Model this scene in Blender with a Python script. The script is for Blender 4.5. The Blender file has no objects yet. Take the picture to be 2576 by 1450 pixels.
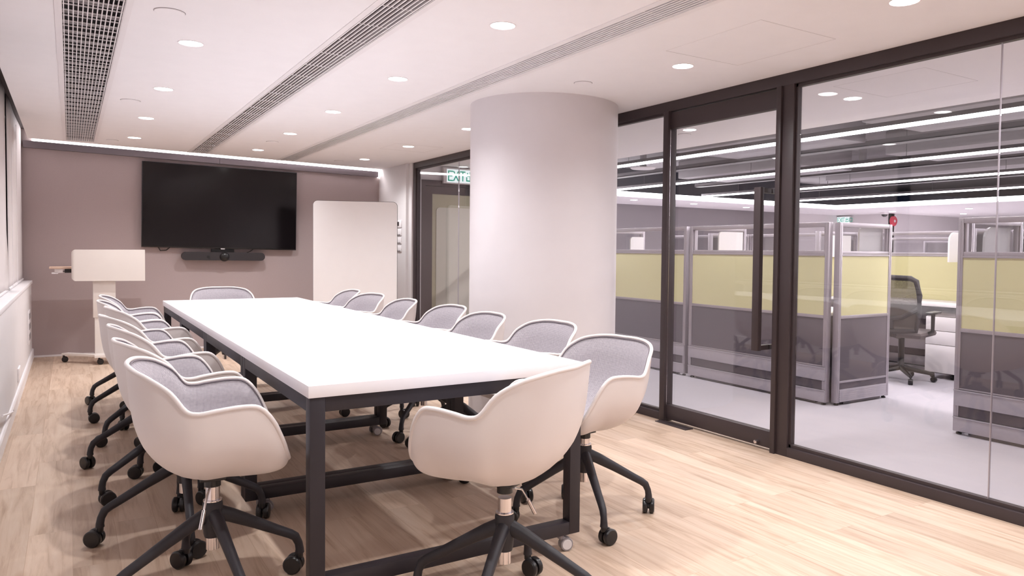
import bpy, bmesh, math, random
import numpy as np
from mathutils import Vector, Matrix
random.seed(4)
S = bpy.context.scene
COL = S.collection
PI = math.pi
R = math.radians

# ------------------------------------------------------------ camera
CAMH = 1.189
YAW, PIT, ROL, FPX, SX, SY = 32.5522, -1.9266, .6086, 1873.62, 83.03, -30.61
y_, p_, r_ = R(YAW), R(PIT), R(ROL)
fw = Vector((math.sin(y_)*math.cos(p_), math.cos(y_)*math.cos(p_), math.sin(p_)))
rt = Vector((math.cos(y_), -math.sin(y_), 0))
up = rt.cross(fw)
r2 = rt*math.cos(r_) + up*math.sin(r_)
u2 = up*math.cos(r_) - rt*math.sin(r_)
cd = bpy.data.cameras.new('camera')
cam = bpy.data.objects.new('camera', cd)
COL.objects.link(cam)
cam.matrix_world = Matrix(((r2.x, u2.x, -fw.x, 0), (r2.y, u2.y, -fw.y, 0), (r2.z, u2.z, -fw.z, CAMH), (0, 0, 0, 1)))
cd.sensor_fit = 'HORIZONTAL'; cd.sensor_width = 36
cd.lens = FPX*36/2576
cd.shift_x = -SX/2576
cd.shift_y = SY/2576
cd.clip_start = .02; cd.clip_end = 100
S.camera = cam

# ------------------------------------------------------------ world, exposure
w = bpy.data.worlds.new('night'); S.world = w; w.use_nodes = True
w.node_tree.nodes['Background'].inputs[0].default_value = (.02, .025, .05, 1)
w.node_tree.nodes['Background'].inputs[1].default_value = .3
S.view_settings.view_transform = 'Standard'
S.view_settings.look = 'None'
S.view_settings.gamma = 1
S.view_settings.use_curve_mapping = False
S.view_settings.exposure = 0.10
WARM = (.975, .980, 1.0)
COOL = (1.0, .95, .98)
P_DOWN = 53      # each recessed downlight, watts
P_LINE = 16.5      # per metre of office line light

C = 2.2344       # ceiling height
XG = 3.5232      # glass partition plane
YW = 9.545       # screen wall
XB = -.345       # low wall under the window

# ------------------------------------------------------------ materials
def mat(name, col, rough=.5, metal=0, bump=0, bscale=200, var=0, vscale=8, spec=.5, emit=None, estr=0):
    m = bpy.data.materials.new(name); m.use_nodes = True
    nt = m.node_tree; b = nt.nodes['Principled BSDF']
    b.inputs['Base Color'].default_value = (*col, 1)
    b.inputs['Roughness'].default_value = rough
    b.inputs['Metallic'].default_value = metal
    b.inputs['Specular IOR Level'].default_value = spec
    tc = nt.nodes.new('ShaderNodeTexCoord')
    n = nt.nodes.new('ShaderNodeTexNoise'); n.inputs['Scale'].default_value = vscale
    nt.links.new(tc.outputs['Object'], n.inputs['Vector'])
    mx = nt.nodes.new('ShaderNodeMix'); mx.data_type = 'RGBA'
    v = var if var else .02
    mx.inputs[6].default_value = (*[c*(1-v) for c in col], 1)
    mx.inputs[7].default_value = (*[min(1, c*(1+v)) for c in col], 1)
    nt.links.new(n.outputs[0], mx.inputs[0]); nt.links.new(mx.outputs[2], b.inputs['Base Color'])
    if bump:
        n2 = nt.nodes.new('ShaderNodeTexNoise'); n2.inputs['Scale'].default_value = bscale
        nt.links.new(tc.outputs['Object'], n2.inputs['Vector'])
        bp = nt.nodes.new('ShaderNodeBump'); bp.inputs['Strength'].default_value = bump; bp.inputs['Distance'].default_value = .002
        nt.links.new(n2.outputs[0], bp.inputs['Height']); nt.links.new(bp.outputs[0], b.inputs['Normal'])
    if emit:
        b.inputs['Emission Color'].default_value = (*emit, 1); b.inputs['Emission Strength'].default_value = estr
    return m

def glass_mat(name, tint=(.96, .955, .96), ior=1.62):
    m = bpy.data.materials.new(name); m.use_nodes = True
    nt = m.node_tree; nt.nodes.remove(nt.nodes['Principled BSDF'])
    out = nt.nodes['Material Output']
    t = nt.nodes.new('ShaderNodeBsdfTransparent'); t.inputs[0].default_value = (*tint, 1)
    g = nt.nodes.new('ShaderNodeBsdfGlossy'); g.inputs['Roughness'].default_value = .01
    f = nt.nodes.new('ShaderNodeFresnel'); f.inputs['IOR'].default_value = ior
    mx = nt.nodes.new('ShaderNodeMixShader')
    ge = nt.nodes.new('ShaderNodeNewGeometry'); mi = nt.nodes.new('ShaderNodeMix'); mi.data_type = 'FLOAT'
    mi.inputs[2].default_value = ior; mi.inputs[3].default_value = 1/ior
    nt.links.new(ge.outputs['Backfacing'], mi.inputs[0]); nt.links.new(mi.outputs[0], f.inputs['IOR'])
    nt.links.new(f.outputs[0], mx.inputs[0]); nt.links.new(t.outputs[0], mx.inputs[1]); nt.links.new(g.outputs[0], mx.inputs[2])
    nt.links.new(mx.outputs[0], out.inputs[0])
    return m

def fabric_mat(name, c1, c2, scale=420):
    """woven cloth: two crossed waves give light and dark threads"""
    m = bpy.data.materials.new(name); m.use_nodes = True
    nt = m.node_tree; b = nt.nodes['Principled BSDF']
    b.inputs['Roughness'].default_value = .95; b.inputs['Specular IOR Level'].default_value = .15
    tc = nt.nodes.new('ShaderNodeTexCoord')
    a = nt.nodes.new('ShaderNodeTexWave'); a.bands_direction = 'X'; a.inputs['Scale'].default_value = scale/6.28*1.0
    c = nt.nodes.new('ShaderNodeTexWave'); c.bands_direction = 'Y'; c.inputs['Scale'].default_value = scale/6.28*1.0
    for q in (a, c):
        q.inputs['Distortion'].default_value = .6; q.inputs['Detail'].default_value = 1
    nt.links.new(tc.outputs['UV'], a.inputs[0]); nt.links.new(tc.outputs['UV'], c.inputs[0])
    ad = nt.nodes.new('ShaderNodeMath'); ad.operation = 'MULTIPLY'
    nt.links.new(a.outputs['Fac'], ad.inputs[0]); nt.links.new(c.outputs['Fac'], ad.inputs[1])
    n = nt.nodes.new('ShaderNodeTexNoise'); n.inputs['Scale'].default_value = 90; nt.links.new(tc.outputs['UV'], n.inputs[0])
    ad2 = nt.nodes.new('ShaderNodeMath'); ad2.operation = 'ADD'
    nm = nt.nodes.new('ShaderNodeMath'); nm.operation = 'MULTIPLY'; nm.inputs[1].default_value = .5
    nt.links.new(n.outputs[0], nm.inputs[0]); nt.links.new(ad.outputs[0], ad2.inputs[0]); nt.links.new(nm.outputs[0], ad2.inputs[1])
    mx = nt.nodes.new('ShaderNodeMix'); mx.data_type = 'RGBA'
    mx.inputs[6].default_value = (*c1, 1); mx.inputs[7].default_value = (*c2, 1)
    nt.links.new(ad2.outputs[0], mx.inputs[0]); nt.links.new(mx.outputs[2], b.inputs['Base Color'])
    bp = nt.nodes.new('ShaderNodeBump'); bp.inputs['Strength'].default_value = .35; bp.inputs['Distance'].default_value = .001
    nt.links.new(ad.outputs[0], bp.inputs['Height']); nt.links.new(bp.outputs[0], b.inputs['Normal'])
    return m

def wood_floor():
    m = bpy.data.materials.new('oak_planks'); m.use_nodes = True
    nt = m.node_tree; b = nt.nodes['Principled BSDF']; L = nt.links.new
    tc = nt.nodes.new('ShaderNodeTexCoord')
    sep = nt.nodes.new('ShaderNodeSeparateXYZ'); L(tc.outputs['Object'], sep.inputs[0])
    cmb = nt.nodes.new('ShaderNodeCombineXYZ'); L(sep.outputs[1], cmb.inputs[0]); L(sep.outputs[0], cmb.inputs[1])
    br = nt.nodes.new('ShaderNodeTexBrick')
    br.offset = .37; br.offset_frequency = 2
    br.inputs['Scale'].default_value = 1; br.inputs['Brick Width'].default_value = 1.22; br.inputs['Row Height'].default_value = .152
    br.inputs['Mortar Size'].default_value = .0011; br.inputs['Mortar Smooth'].default_value = .2; br.inputs['Bias'].default_value = 0
    br.inputs['Color1'].default_value = (.0, .0, .0, 1); br.inputs['Color2'].default_value = (1, 1, 1, 1); br.inputs['Mortar'].default_value = (.5, .5, .5, 1)
    L(cmb.outputs[0], br.inputs[0])
    # grain stretched along the plank, shifted per plank
    mp = nt.nodes.new('ShaderNodeMapping'); mp.inputs['Scale'].default_value = (1.1, 15, 1); L(cmb.outputs[0], mp.inputs[0])
    addv = nt.nodes.new('ShaderNodeVectorMath'); addv.operation = 'ADD'
    sc = nt.nodes.new('ShaderNodeVectorMath'); sc.operation = 'SCALE'; sc.inputs[3].default_value = 17
    L(br.outputs[0], sc.inputs[0]); L(mp.outputs[0], addv.inputs[0]); L(sc.outputs[0], addv.inputs[1])
    g = nt.nodes.new('ShaderNodeTexNoise'); g.inputs['Scale'].default_value = 1.6; g.inputs['Detail'].default_value = 7; g.inputs['Roughness'].default_value = .62; g.inputs['Distortion'].default_value = .7
    L(addv.outputs[0], g.inputs[0])
    cr = nt.nodes.new('ShaderNodeValToRGB')
    e = cr.color_ramp; e.elements[0].position = .28; e.elements[0].color = (.40, .275, .19, 1)
    e.elements[1].position = .72; e.elements[1].color = (.63, .50, .395, 1)
    k = e.elements.new(.5); k.color = (.575, .43, .325, 1)
    L(g.outputs[0], cr.inputs[0])
    # plank tone
    mx = nt.nodes.new('ShaderNodeMix'); mx.data_type = 'RGBA'; mx.blend_type = 'MULTIPLY'; mx.inputs[0].default_value = 1
    tr = nt.nodes.new('ShaderNodeValToRGB'); tr.color_ramp.elements[0].color = (.86, .84, .83, 1); tr.color_ramp.elements[1].color = (1.06, 1.05, 1.05, 1)
    L(br.outputs[0], tr.inputs[0]); L(cr.outputs[0], mx.inputs[6]); L(tr.outputs[0], mx.inputs[7])
    # knots
    mk = nt.nodes.new('ShaderNodeMapping'); mk.inputs['Scale'].default_value = (2.0, 4.6, 1); L(cmb.outputs[0], mk.inputs[0])
    vo = nt.nodes.new('ShaderNodeTexVoronoi'); vo.inputs['Scale'].default_value = 1.0; L(mk.outputs[0], vo.inputs[0])
    kr = nt.nodes.new('ShaderNodeValToRGB'); kr.color_ramp.elements[0].position = .03; kr.color_ramp.elements[0].color = (1, 1, 1, 1)
    kr.color_ramp.elements[1].position = .13; kr.color_ramp.elements[1].color = (0, 0, 0, 1)
    L(vo.outputs['Distance'], kr.inputs[0])
    mk2 = nt.nodes.new('ShaderNodeMix'); mk2.data_type = 'RGBA'; mk2.inputs[7].default_value = (.36, .22, .13, 1)
    kf = nt.nodes.new('ShaderNodeMath'); kf.operation = 'MULTIPLY'; L(kr.outputs[0], kf.inputs[0]); L(g.outputs[0], kf.inputs[1])
    L(kf.outputs[0], mk2.inputs[0]); L(mx.outputs[2], mk2.inputs[6])
    # seams
    ms = nt.nodes.new('ShaderNodeMix'); ms.data_type = 'RGBA'; ms.inputs[7].default_value = (.38, .25, .16, 1)
    sf = nt.nodes.new('ShaderNodeMath'); sf.operation = 'MULTIPLY'; sf.inputs[1].default_value = .55
    L(br.outputs['Fac'], sf.inputs[0]); L(sf.outputs[0], ms.inputs[0]); L(mk2.outputs[2], ms.inputs[6])
    L(ms.outputs[2], b.inputs['Base Color'])
    b.inputs['Roughness'].default_value = .5; b.inputs['Specular IOR Level'].default_value = .35
    bp = nt.nodes.new('ShaderNodeBump'); bp.inputs['Strength'].default_value = .12; bp.inputs['Distance'].default_value = .002
    L(g.outputs[0], bp.inputs['Height']); L(bp.outputs[0], b.inputs['Normal'])
    return m

def emis(name, col, s):
    return mat(name, (.8, .8, .8), .5, emit=col, estr=s)

M = dict(
    ceil=mat('ceiling_paint', (.91, .88, .89), .9, bump=.05, bscale=60),
    wall=mat('white_wall_paint', (.74, .70, .705), .85, bump=.05, bscale=60),
    column=mat('column_paint', (.75, .705, .72), .8, bump=.04, bscale=60),
    taupe=mat('taupe_wall_cloth', (.46, .375, .37), .9, bump=.3, bscale=350, var=.04, vscale=90),
    taupe_far=mat('grey_far_wall', (.20, .175, .19), .8),
    frame=mat('bronze_black_aluminium', (.050, .036, .038), .45, spec=.4),
    black=mat('black_powder_coat', (.020, .017, .022), .5, bump=.08, bscale=500),
    tframe=mat('table_frame_black', (.022, .017, .022), .48, bump=.08, bscale=400),
    plastic=mat('black_plastic', (.014, .012, .013), .28),
    shell=mat('white_polypropylene', (.75, .685, .665), .42, bump=.03, bscale=900),
    fabric=fabric_mat('grey_wool_weave', (.27, .245, .27), (.68, .63, .665)),
    piping=mat('grey_piping', (.20, .17, .19), .9),
    chrome=mat('chrome', (.75, .70, .70), .18, metal=1),
    top=mat('white_laminate', (.90, .86, .875), .42),
    greyp=mat('grey_rubber', (.28, .25, .255), .5),
    lgrey=mat('light_grey_plastic', (.68, .64, .64), .4),
    alu=mat('satin_aluminium', (.44, .40, .43), .38, metal=.55),
    alu_l=mat('brushed_aluminium_trunking', (.47, .435, .47), .42, metal=.35, var=.06, vscale=40),
    yellow=mat('yellow_screen_cloth', (.66, .62, .345), .9, bump=.2, bscale=500, var=.03, vscale=200),
    dgrey=mat('charcoal_screen_cloth', (.125, .105, .12), .85, bump=.2, bscale=500),
    frost=mat('frosted_panel', (.55, .50, .51), .6),
    wboard=mat('white_board_gloss', (.86, .83, .83), .30),
    cream=mat('cream_lacquer', (.80, .735, .69), .4),
    carpet=mat('grey_carpet', (.50, .47, .505), .95, bump=.4, bscale=400, var=.05, vscale=3),
    dark=mat('dark_plenum', (.035, .028, .03), .9),
    slotv=mat('slot_void', (.27, .22, .23), .9),
    darkceil=mat('painted_soffit_slab', (.13, .115, .125), .8, var=.25, vscale=1.3),
    duct=mat('grey_duct', (.24, .22, .235), .6, var=.1, vscale=2),
    duct2=mat('dark_tray', (.09, .08, .088), .6),
    screen=mat('tv_glass', (.008, .006, .007), .16, spec=.35),
    tvb=mat('tv_bezel', (.012, .01, .011), .4),
    bar=mat('graphite_mesh', (.030, .024, .027), .55, bump=.3, bscale=900),
    pelmet=mat('brushed_steel_pelmet', (.22, .185, .20), .35, metal=.6),
    white=mat('white_enamel', (.86, .82, .83), .45),
    wood=mat('pale_wood_edge', (.72, .52, .40), .5),
    blind=mat('blind_cloth', (.70, .645, .64), .85, bump=.15, bscale=500),
    night=mat('night_glass', (.012, .014, .03), .08),
    olive=mat('olive_frosted_film', (.40, .37, .25), .35),
    olive_l=mat('pale_frosted_film', (.56, .54, .46), .35),
    red=mat('red_alarm_plastic', (.62, .03, .07), .4),
    mesh=mat('grey_chair_mesh', (.12, .10, .10), .8),
    glass=glass_mat('partition_glass'),
    glass2=glass_mat('screen_glass', (.93, .93, .935)),
    lamp=emis('lamp_diffuser', (1, .97, .97), 14),
    led=emis('led_strip', (1, .96, 1), 9),
    cove=emis('cove_led', (1, .97, .97), 5),
    exitw=emis('exit_face', (.80, .97, 1), .75),
    exitg=mat('exit_green', (.0, .30, .20), .5, emit=(0, .45, .30), estr=.45),
    floor=wood_floor(),
)

# ------------------------------------------------------------ mesh helpers
def bm_box(bm, x0, x1, y0, y1, z0, z1, bev=0, rot=None, org=None):
    vs = [bm.verts.new(v) for v in ((x0,y0,z0),(x1,y0,z0),(x1,y1,z0),(x0,y1,z0),(x0,y0,z1),(x1,y0,z1),(x1,y1,z1),(x0,y1,z1))]
    fs = [bm.faces.new([vs[i] for i in f]) for f in ((0,3,2,1),(4,5,6,7),(0,1,5,4),(1,2,6,5),(2,3,7,6),(3,0,4,7))]
    if bev:
        es = list({e for f in fs for e in f.edges})
        res = bmesh.ops.bevel(bm, geom=es, offset=bev, segments=2, affect='EDGES', profile=.5)
        vs = list({v for f in res['faces'] for v in f.verts} | {v for v in vs if v.is_valid})
    if rot is not None:
        bmesh.ops.rotate(bm, verts=[v for v in vs if v.is_valid], cent=org or (0,0,0), matrix=rot)
    return vs

def bm_tube(bm, pts, rad, n=10, cap=True):
    """swept tube through pts; rad a number or a list, elliptical if tuples (side, up)"""
    pts = [Vector(p) for p in pts]
    if not isinstance(rad, (list, tuple)): rad = [rad]*len(pts)
    rings = []
    prev = None
    for i, p in enumerate(pts):
        if i == 0: t = pts[1]-p
        elif i == len(pts)-1: t = p-pts[i-1]
        else: t = (pts[i+1]-p).normalized()+(p-pts[i-1]).normalized()
        t.normalize()
        if prev is None:
            a = Vector((0,0,1)) if abs(t.z) < .9 else Vector((1,0,0))
            s = t.cross(a).normalized()
        else:
            s = (prev - t*prev.dot(t)).normalized()
        prev = s; u = s.cross(t).normalized()
        r = rad[i]; ra, rb = (r if isinstance(r, tuple) else (r, r))
        rings.append([bm.verts.new(p + s*math.cos(2*PI*k/n)*ra + u*math.sin(2*PI*k/n)*rb) for k in range(n)])
    for a, b in zip(rings, rings[1:]):
        for k in range(n):
            bm.faces.new((a[k], a[(k+1) % n], b[(k+1) % n], b[k]))
    if cap:
        bm.faces.new(rings[0][::-1]); bm.faces.new(rings[-1])

def bm_loop_tube(bm, pts, r, n=8):
    pts = [Vector(p) for p in pts]; N = len(pts); rings = []
    for i, p in enumerate(pts):
        t = (pts[(i+1) % N]-pts[i-1]).normalized()
        s = t.cross(Vector((0,0,1)))
        s = s.normalized() if s.length > .05 else Vector((1,0,0))
        u = s.cross(t)
        rings.append([bm.verts.new(p + s*math.cos(2*PI*k/n)*r + u*math.sin(2*PI*k/n)*r) for k in range(n)])
    for i in range(N):
        a, b = rings[i], rings[(i+1) % N]
        for k in range(n):
            bm.faces.new((a[k], a[(k+1) % n], b[(k+1) % n], b[k]))

def bm_lathe(bm, prof, n=24, axis='Z', org=(0,0,0), mat3=None):
    rings = []
    for r, h in prof:
        ring = []
        for k in range(n):
            a = 2*PI*k/n
            v = Vector((r*math.cos(a), r*math.sin(a), h))
            if axis == 'X': v = Vector((v.z, v.x, v.y))
            if axis == 'Y': v = Vector((v.x, v.z, v.y))
            if mat3 is not None: v = mat3 @ v
            ring.append(bm.verts.new(v+Vector(org)))
        rings.append(ring)
    for a, b in zip(rings, rings[1:]):
        for k in range(n):
            bm.faces.new((a[k], a[(k+1) % n], b[(k+1) % n], b[k]))
    bm.faces.new(rings[0][::-1]); bm.faces.new(rings[-1])

def bm_prism(bm, poly, axis, a, b):
    """poly: 2D points extruded between a and b along axis"""
    def P(u, v, h):
        return {'X': (h, u, v), 'Y': (u, h, v), 'Z': (u, v, h)}[axis]
    A = [bm.verts.new(P(u, v, a)) for u, v in poly]; B = [bm.verts.new(P(u, v, b)) for u, v in poly]
    bm.faces.new(A); bm.faces.new(B[::-1])
    n = len(poly)
    for i in range(n):
        bm.faces.new((A[i], B[i], B[(i+1) % n], A[(i+1) % n]))

def rrect(x0, x1, z0, z1, r, seg=6, corners=(1,1,1,1)):
    out = []
    for i, (cx, cz, a0) in enumerate(((x1-r, z1-r, 0), (x0+r, z1-r, 90), (x0+r, z0+r, 180), (x1-r, z0+r, 270))):
        if corners[i]:
            for k in range(seg+1):
                a = R(a0+90*k/seg); out.append((cx+r*math.cos(a), cz+r*math.sin(a)))
        else:
            out.append(((x1, z1), (x0, z1), (x0, z0), (x1, z0))[i])
    return out

def obj(name, bm, m, parent=None, smooth=False, kind=None, recalc=True):
    if recalc: bmesh.ops.recalc_face_normals(bm, faces=bm.faces)
    me = bpy.data.meshes.new(name); bm.to_mesh(me); bm.free()
    me.materials.append(m)
    if smooth:
        for p in me.polygons: p.use_smooth = True
        try:
            me.set_sharp_from_angle(angle=R(40))
        except Exception: pass
    o = bpy.data.objects.new(name, me); COL.objects.link(o)
    if parent: o.parent = parent
    if kind: o['kind'] = kind
    return o

def thing(name, label, cat, loc=(0,0,0), rz=0, group=None):
    o = bpy.data.objects.new(name, None); COL.objects.link(o)
    o.location = loc; o.rotation_euler = (0, 0, rz); o.empty_display_size = .1
    o['label'] = label; o['category'] = cat
    if group: o['group'] = group
    return o

def tag(o, label, cat, group=None):
    o['label'] = label; o['category'] = cat
    if group: o['group'] = group
    return o

def box(name, m, x0, x1, y0, y1, z0, z1, parent=None, bev=0, kind=None, **k):
    bm = bmesh.new(); bm_box(bm, x0, x1, y0, y1, z0, z1, bev, **k)
    return obj(name, bm, m, parent, kind=kind, smooth=bool(bev))

def copy_tree(o, parent=None):
    c = o.copy(); COL.objects.link(c)
    if parent: c.parent = parent
    for ch in list(o.children): copy_tree(ch, c)
    return c

def light(name, kind, loc, power, col, parent=None, **k):
    ld = bpy.data.lights.new(name, kind); ld.energy = power; ld.color = col
    for a, v in k.items(): setattr(ld, a, v)
    o = bpy.data.objects.new(name, ld); COL.objects.link(o); o.location = loc
    if parent: o.parent = parent
    return o

# ------------------------------------------------------------ room shell
bm = bmesh.new(); bm_box(bm, -.62, XG+.06, -2.6, YW+.12, -.08, 0); obj('floor', bm, M['floor'], kind='structure')
bm = bmesh.new(); bm_box(bm, XG+.06, 24, -6, 16, -.08, 0); o = obj('floor', bm, M['carpet'], kind='structure')

# meeting-room ceiling: strips between the three linear grilles, front edge slightly skew to the screen wall
GR = [(-.022, .215, 8.78), (1.128, 1.297, 9.06), (2.105, 2.262, 9.2)]
def cedge(x): return 8.87 + (x+.34)/3.8*.56
bm = bmesh.new()
xs = [-.335, GR[0][0], GR[0][1], GR[1][0], GR[1][1], GR[2][0], GR[2][1], XG+.03]
for a, b in ((0,1), (2,3), (4,5), (6,7)):
    bm_prism(bm, [(xs[a], -2.6), (xs[b], -2.6), (xs[b], cedge(xs[b])), (xs[a], cedge(xs[a]))], 'Z', C, C+.03)
for g in GR:
    bm_prism(bm, [(g[0], g[2]), (g[1], g[2]), (g[1], cedge(g[1])), (g[0], cedge(g[0]))], 'Z', C, C+.03)
obj('ceiling', bm, M['ceil'], kind='structure')
box('ceiling', M['wall'], -.62, XG+.06, -2.6, YW+.12, C+.42, C+.46, kind='structure')     # slab above the suspended ceiling

# screen wall, right return, back and left walls
box('wall_front', M['taupe'], -.62, XG+.1, YW, YW+.12, 0, C+.42, kind='structure')
box('wall_back', M['wall'], -.62, XG+.06, -2.72, -2.6, 0, C+.42, kind='structure')
bm = bmesh.new()
bm_box(bm, 3.465, XG+.10, 8.60, YW, 0, C+.42)
bm_box(bm, 3.50, XG+.10, 8.50, 8.60, 0, C+.42)
obj('wall_right', bm, M['wall'], kind='structure')
bm = bmesh.new()
bm_box(bm, -.62, XB, -2.6, YW, 0, .79)          # low wall under the window band
obj('wall_left', bm, M['wall'], kind='structure')
bm = bmesh.new(); bm_box(bm, -.62, -.50, -2.6, YW, 2.32, C+.42); bm_box(bm, -.62, -.50, 9.4, YW, .79, 2.32)
obj('wall_left', bm, M['wall'], kind='structure')
box('trim_1', M['white'], -.47, XB+.012, -2.6, YW-.06, .79, .822, bev=.004, kind='structure')      # window sill
bm = bmesh.new(); bm_prism(bm, [(XB, 0), (XB+.016, 0), (XB+.016, .085), (XB+.010, .098), (XB, .098)], 'Y', -2.6, YW)
obj('baseboard_left', bm, M['white'], kind='structure')
for q in bpy.data.objects['baseboard_left'].data.vertices: pass
box('baseboard_front', M['white'], XB+.016, 3.465, YW-.012, YW, 0, .018, kind='structure')

# window band on the left: glass onto the night, dark frame
t = box('window_1', M['night'], -.565, -.555, -2.6, 9.4, .79, 2.32, kind='structure')
bm = bmesh.new()
for yy in (-1.0, .9, 2.8, 4.7, 6.95, 9.37): bm_box(bm, -.55, -.50, yy-.025, yy+.025, .79, 2.32)
bm_box(bm, -.55, -.50, -2.6, 9.4, .79, .84)
obj('window_frame', bm, M['frame'], t)

# roller blinds in front of the window: two cloths with a dark gap between them
def blind(y0, y1, label, wav0=0, wav1=0):
    th = thing('window_blind', label, 'blind', (-.418, (y0+y1)/2, .84), 0, 'white blinds on the left window')
    bm = bmesh.new(); n = 26; ny = 10; g = []
    for i in range(n+1):
        z = i/n*1.56; row = []
        for j in range(ny+1):
            f = j/ny
            k0 = wav0*math.exp(-((z-.10)/.16)**2); k1 = wav1*math.exp(-((z-.10)/.16)**2)
            yy = (y0-k0)*(1-f)+(y1+k1)*f-(y0+y1)/2
            xx = .003*math.sin(f*9) + (.02*math.exp(-((z-.12)/.2)**2) if (j == ny and wav1) or (j == 0 and wav0) else 0)
            row.append(bm.verts.new((xx, yy, z)))
        g.append(row)
    for i in range(n):
        for j in range(ny): bm.faces.new((g[i][j], g[i+1][j], g[i+1][j+1], g[i][j+1]))
    c = obj('cloth', bm, M['blind'], th, smooth=True)
    so = c.modifiers.new('thick', 'SOLIDIFY'); so.thickness = .002
    box('bottom_bar', M['white'], -.010, .010, y0-(y0+y1)/2, y1-(y0+y1)/2, -.012, .006, th, bev=.003)
    for dy in (.22, .9):
        if dy < (y1-y0):
            bm = bmesh.new(); bm_tube(bm, [(.018, y0-(y0+y1)/2+dy+.02*math.sin(k*.8), k*.16) for k in range(10)], .0022, 6); obj('cord', bm, M['white'], th, smooth=True)
    return th
box('trim_12', M['frame'], -.50, -.342, -2.6, YW, 2.405, 2.44, kind='structure')  # dark box added in the blind pocket, standing in for the shadow under the ceiling
blind(7.40, 9.50, 'white roller blind beside the brown screen wall, right of the dark window gap')
blind(4.75, 7.20, 'white roller blind at the left picture edge, with a curled-back bottom corner', wav1=-.16)
blind(2.4, 4.6, 'white roller blind on the left window, nearest the camera')

# things on the left wall
tag(box('wall_outlet', M['white'], XB, XB+.012, 6.93, 7.14, .14, .245, bev=.003), 'white socket plate low on the left wall above the skirting', 'socket')
t = thing('wall_outlet', 'tall white service plate with dark slots on the far left wall', 'socket plate', (XB, 8.85, .40))
box('plate', M['white'], 0, .008, -.17, .17, -.17, .15, t, bev=.002)
bm = bmesh.new()
for zz in (-.13, -.03, .07): bm_box(bm, .008, .011, -.13, .13, zz, zz+.055)
obj('slot', bm, M['greyp'], t)
bm = bmesh.new(); bm_tube(bm, [(XB+.024, 5.05, .245), (XB+.024, 5.5, .17), (XB+.024, 5.9, .108)], .006, 8)
t = thing('charging_cable', 'thin white cable with a dark tip hanging on the left wall above the skirting', 'cable', (XB+.02, 5.9, .09))
o = obj('cord', bm, M['white'], t, smooth=True); o.location = (-(XB+.02), -5.9, -.09)
bm = bmesh.new(); bm_tube(bm, [(XB+.024, 5.9, .108), (XB+.024, 6.0, .100)], [.005, .002], 8)
o = obj('tip', bm, M['greyp'], t, smooth=True); o.location = (-(XB+.02), -5.9, -.09)

# ceiling pelmet and LED cove over the screen wall
t = thing('light_cove', 'bright white LED strip along the top of the brown screen wall', 'light strip', (1.56, YW-.004, 2.247))
rotp = Matrix.Rotation(R(1.13), 4, 'Y')
bm = bmesh.new(); bm_box(bm, -1.885, 1.90, -.028, .0, .0, .11, rot=rotp); bm_box(bm, 1.882, 1.90, -.028, 0, -.078, .0, rot=rotp); obj('diffuser', bm, M['cove'], t)
light('cove_lamp', 'AREA', (0, -.05, .10), 18, COOL, t, shape='RECTANGLE', size=3.7, size_y=.04).rotation_euler = (R(-75), 0, 0)
t = thing('pelmet', 'long brushed grey metal pelmet under the ceiling light strip on the screen wall', 'pelmet', (1.56, YW-.004, 2.247))
bm = bmesh.new(); bm_box(bm, -1.96, -.06, -.045, 0, -.074, -.002, rot=rotp); obj('channel', bm, M['pelmet'], t)
bm = bmesh.new(); bm_box(bm, -.057, 1.88, -.045, 0, -.074, -.002, rot=rotp); obj('channel', bm, M['pelmet'], t)

# ------------------------------------------------------------ linear ceiling grilles
def grille(g, label, nbar, cross, cdouble, bw, backm, fl):
    x0, x1, y1 = g; y0 = -2.5
    t = thing('ceiling_grille', label, 'air grille', ((x0+x1)/2, (y0+y1)/2, C), 0)
    cx, cy = (x0+x1)/2, (y0+y1)/2
    bm = bmesh.new()
    for a, b in ((x0-fl, x0), (x1, x1+fl)): bm_box(bm, a-cx, b-cx, y0-cy, y1-cy, -.003, .0)
    bm_box(bm, x0-fl-cx, x1+fl-cx, y1-cy, y1+.02-cy, -.003, 0)
    for a in (x0, x1-.003): bm_box(bm, a-cx, a+.003-cx, y0-cy, y1-cy, 0, .05)
    obj('frame', bm, M['white'], t)
    bm = bmesh.new()
    for i in range(nbar):
        xx = x0+(i+.5)*(x1-x0)/nbar-cx
        bm_box(bm, xx-bw/2, xx+bw/2, y0-cy, y1-cy, .001, .008)
    yy = y1-.05; i = 0
    while yy > y0:
        bm_box(bm, x0-cx, x1-cx, yy-.002-cy, yy+.002-cy, .004, .009)
        if cdouble and i % 2 == 0: bm_box(bm, x0-cx, x1-cx, yy-.05-cy, yy-.045-cy, .03, .045)
        yy -= cross; i += 1
    obj('louvre', bm, M['white'], t)
    bm = bmesh.new()
    bm_box(bm, x0-cx-.01, x1-cx+.01, y0-cy, y1-cy, .20, .21); bm_box(bm, x0-cx-.01, x0-cx-.002, y0-cy, y1-cy, .03, .2); bm_box(bm, x1-cx+.002, x1-cx+.01, y0-cy, y1-cy, .03, .2)
    bm_box(bm, x0-cx-.01, x1-cx+.01, y1-cy, y1-cy+.008, .03, .2)
    obj('duct', bm, backm, t)
    return t
grille(GR[0], 'wide open air grille with dark cells, running along the left of the ceiling', 13, .095, True, .0042, M['dark'], .026)
grille(GR[1], 'middle slatted air grille running the length of the ceiling', 8, .31, False, .0065, M['slotv'], .030)
grille(GR[2], 'slatted air grille nearest the glass wall, right of the middle one', 8, 1.1, False, .0085, M['slotv'], .030)

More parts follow.
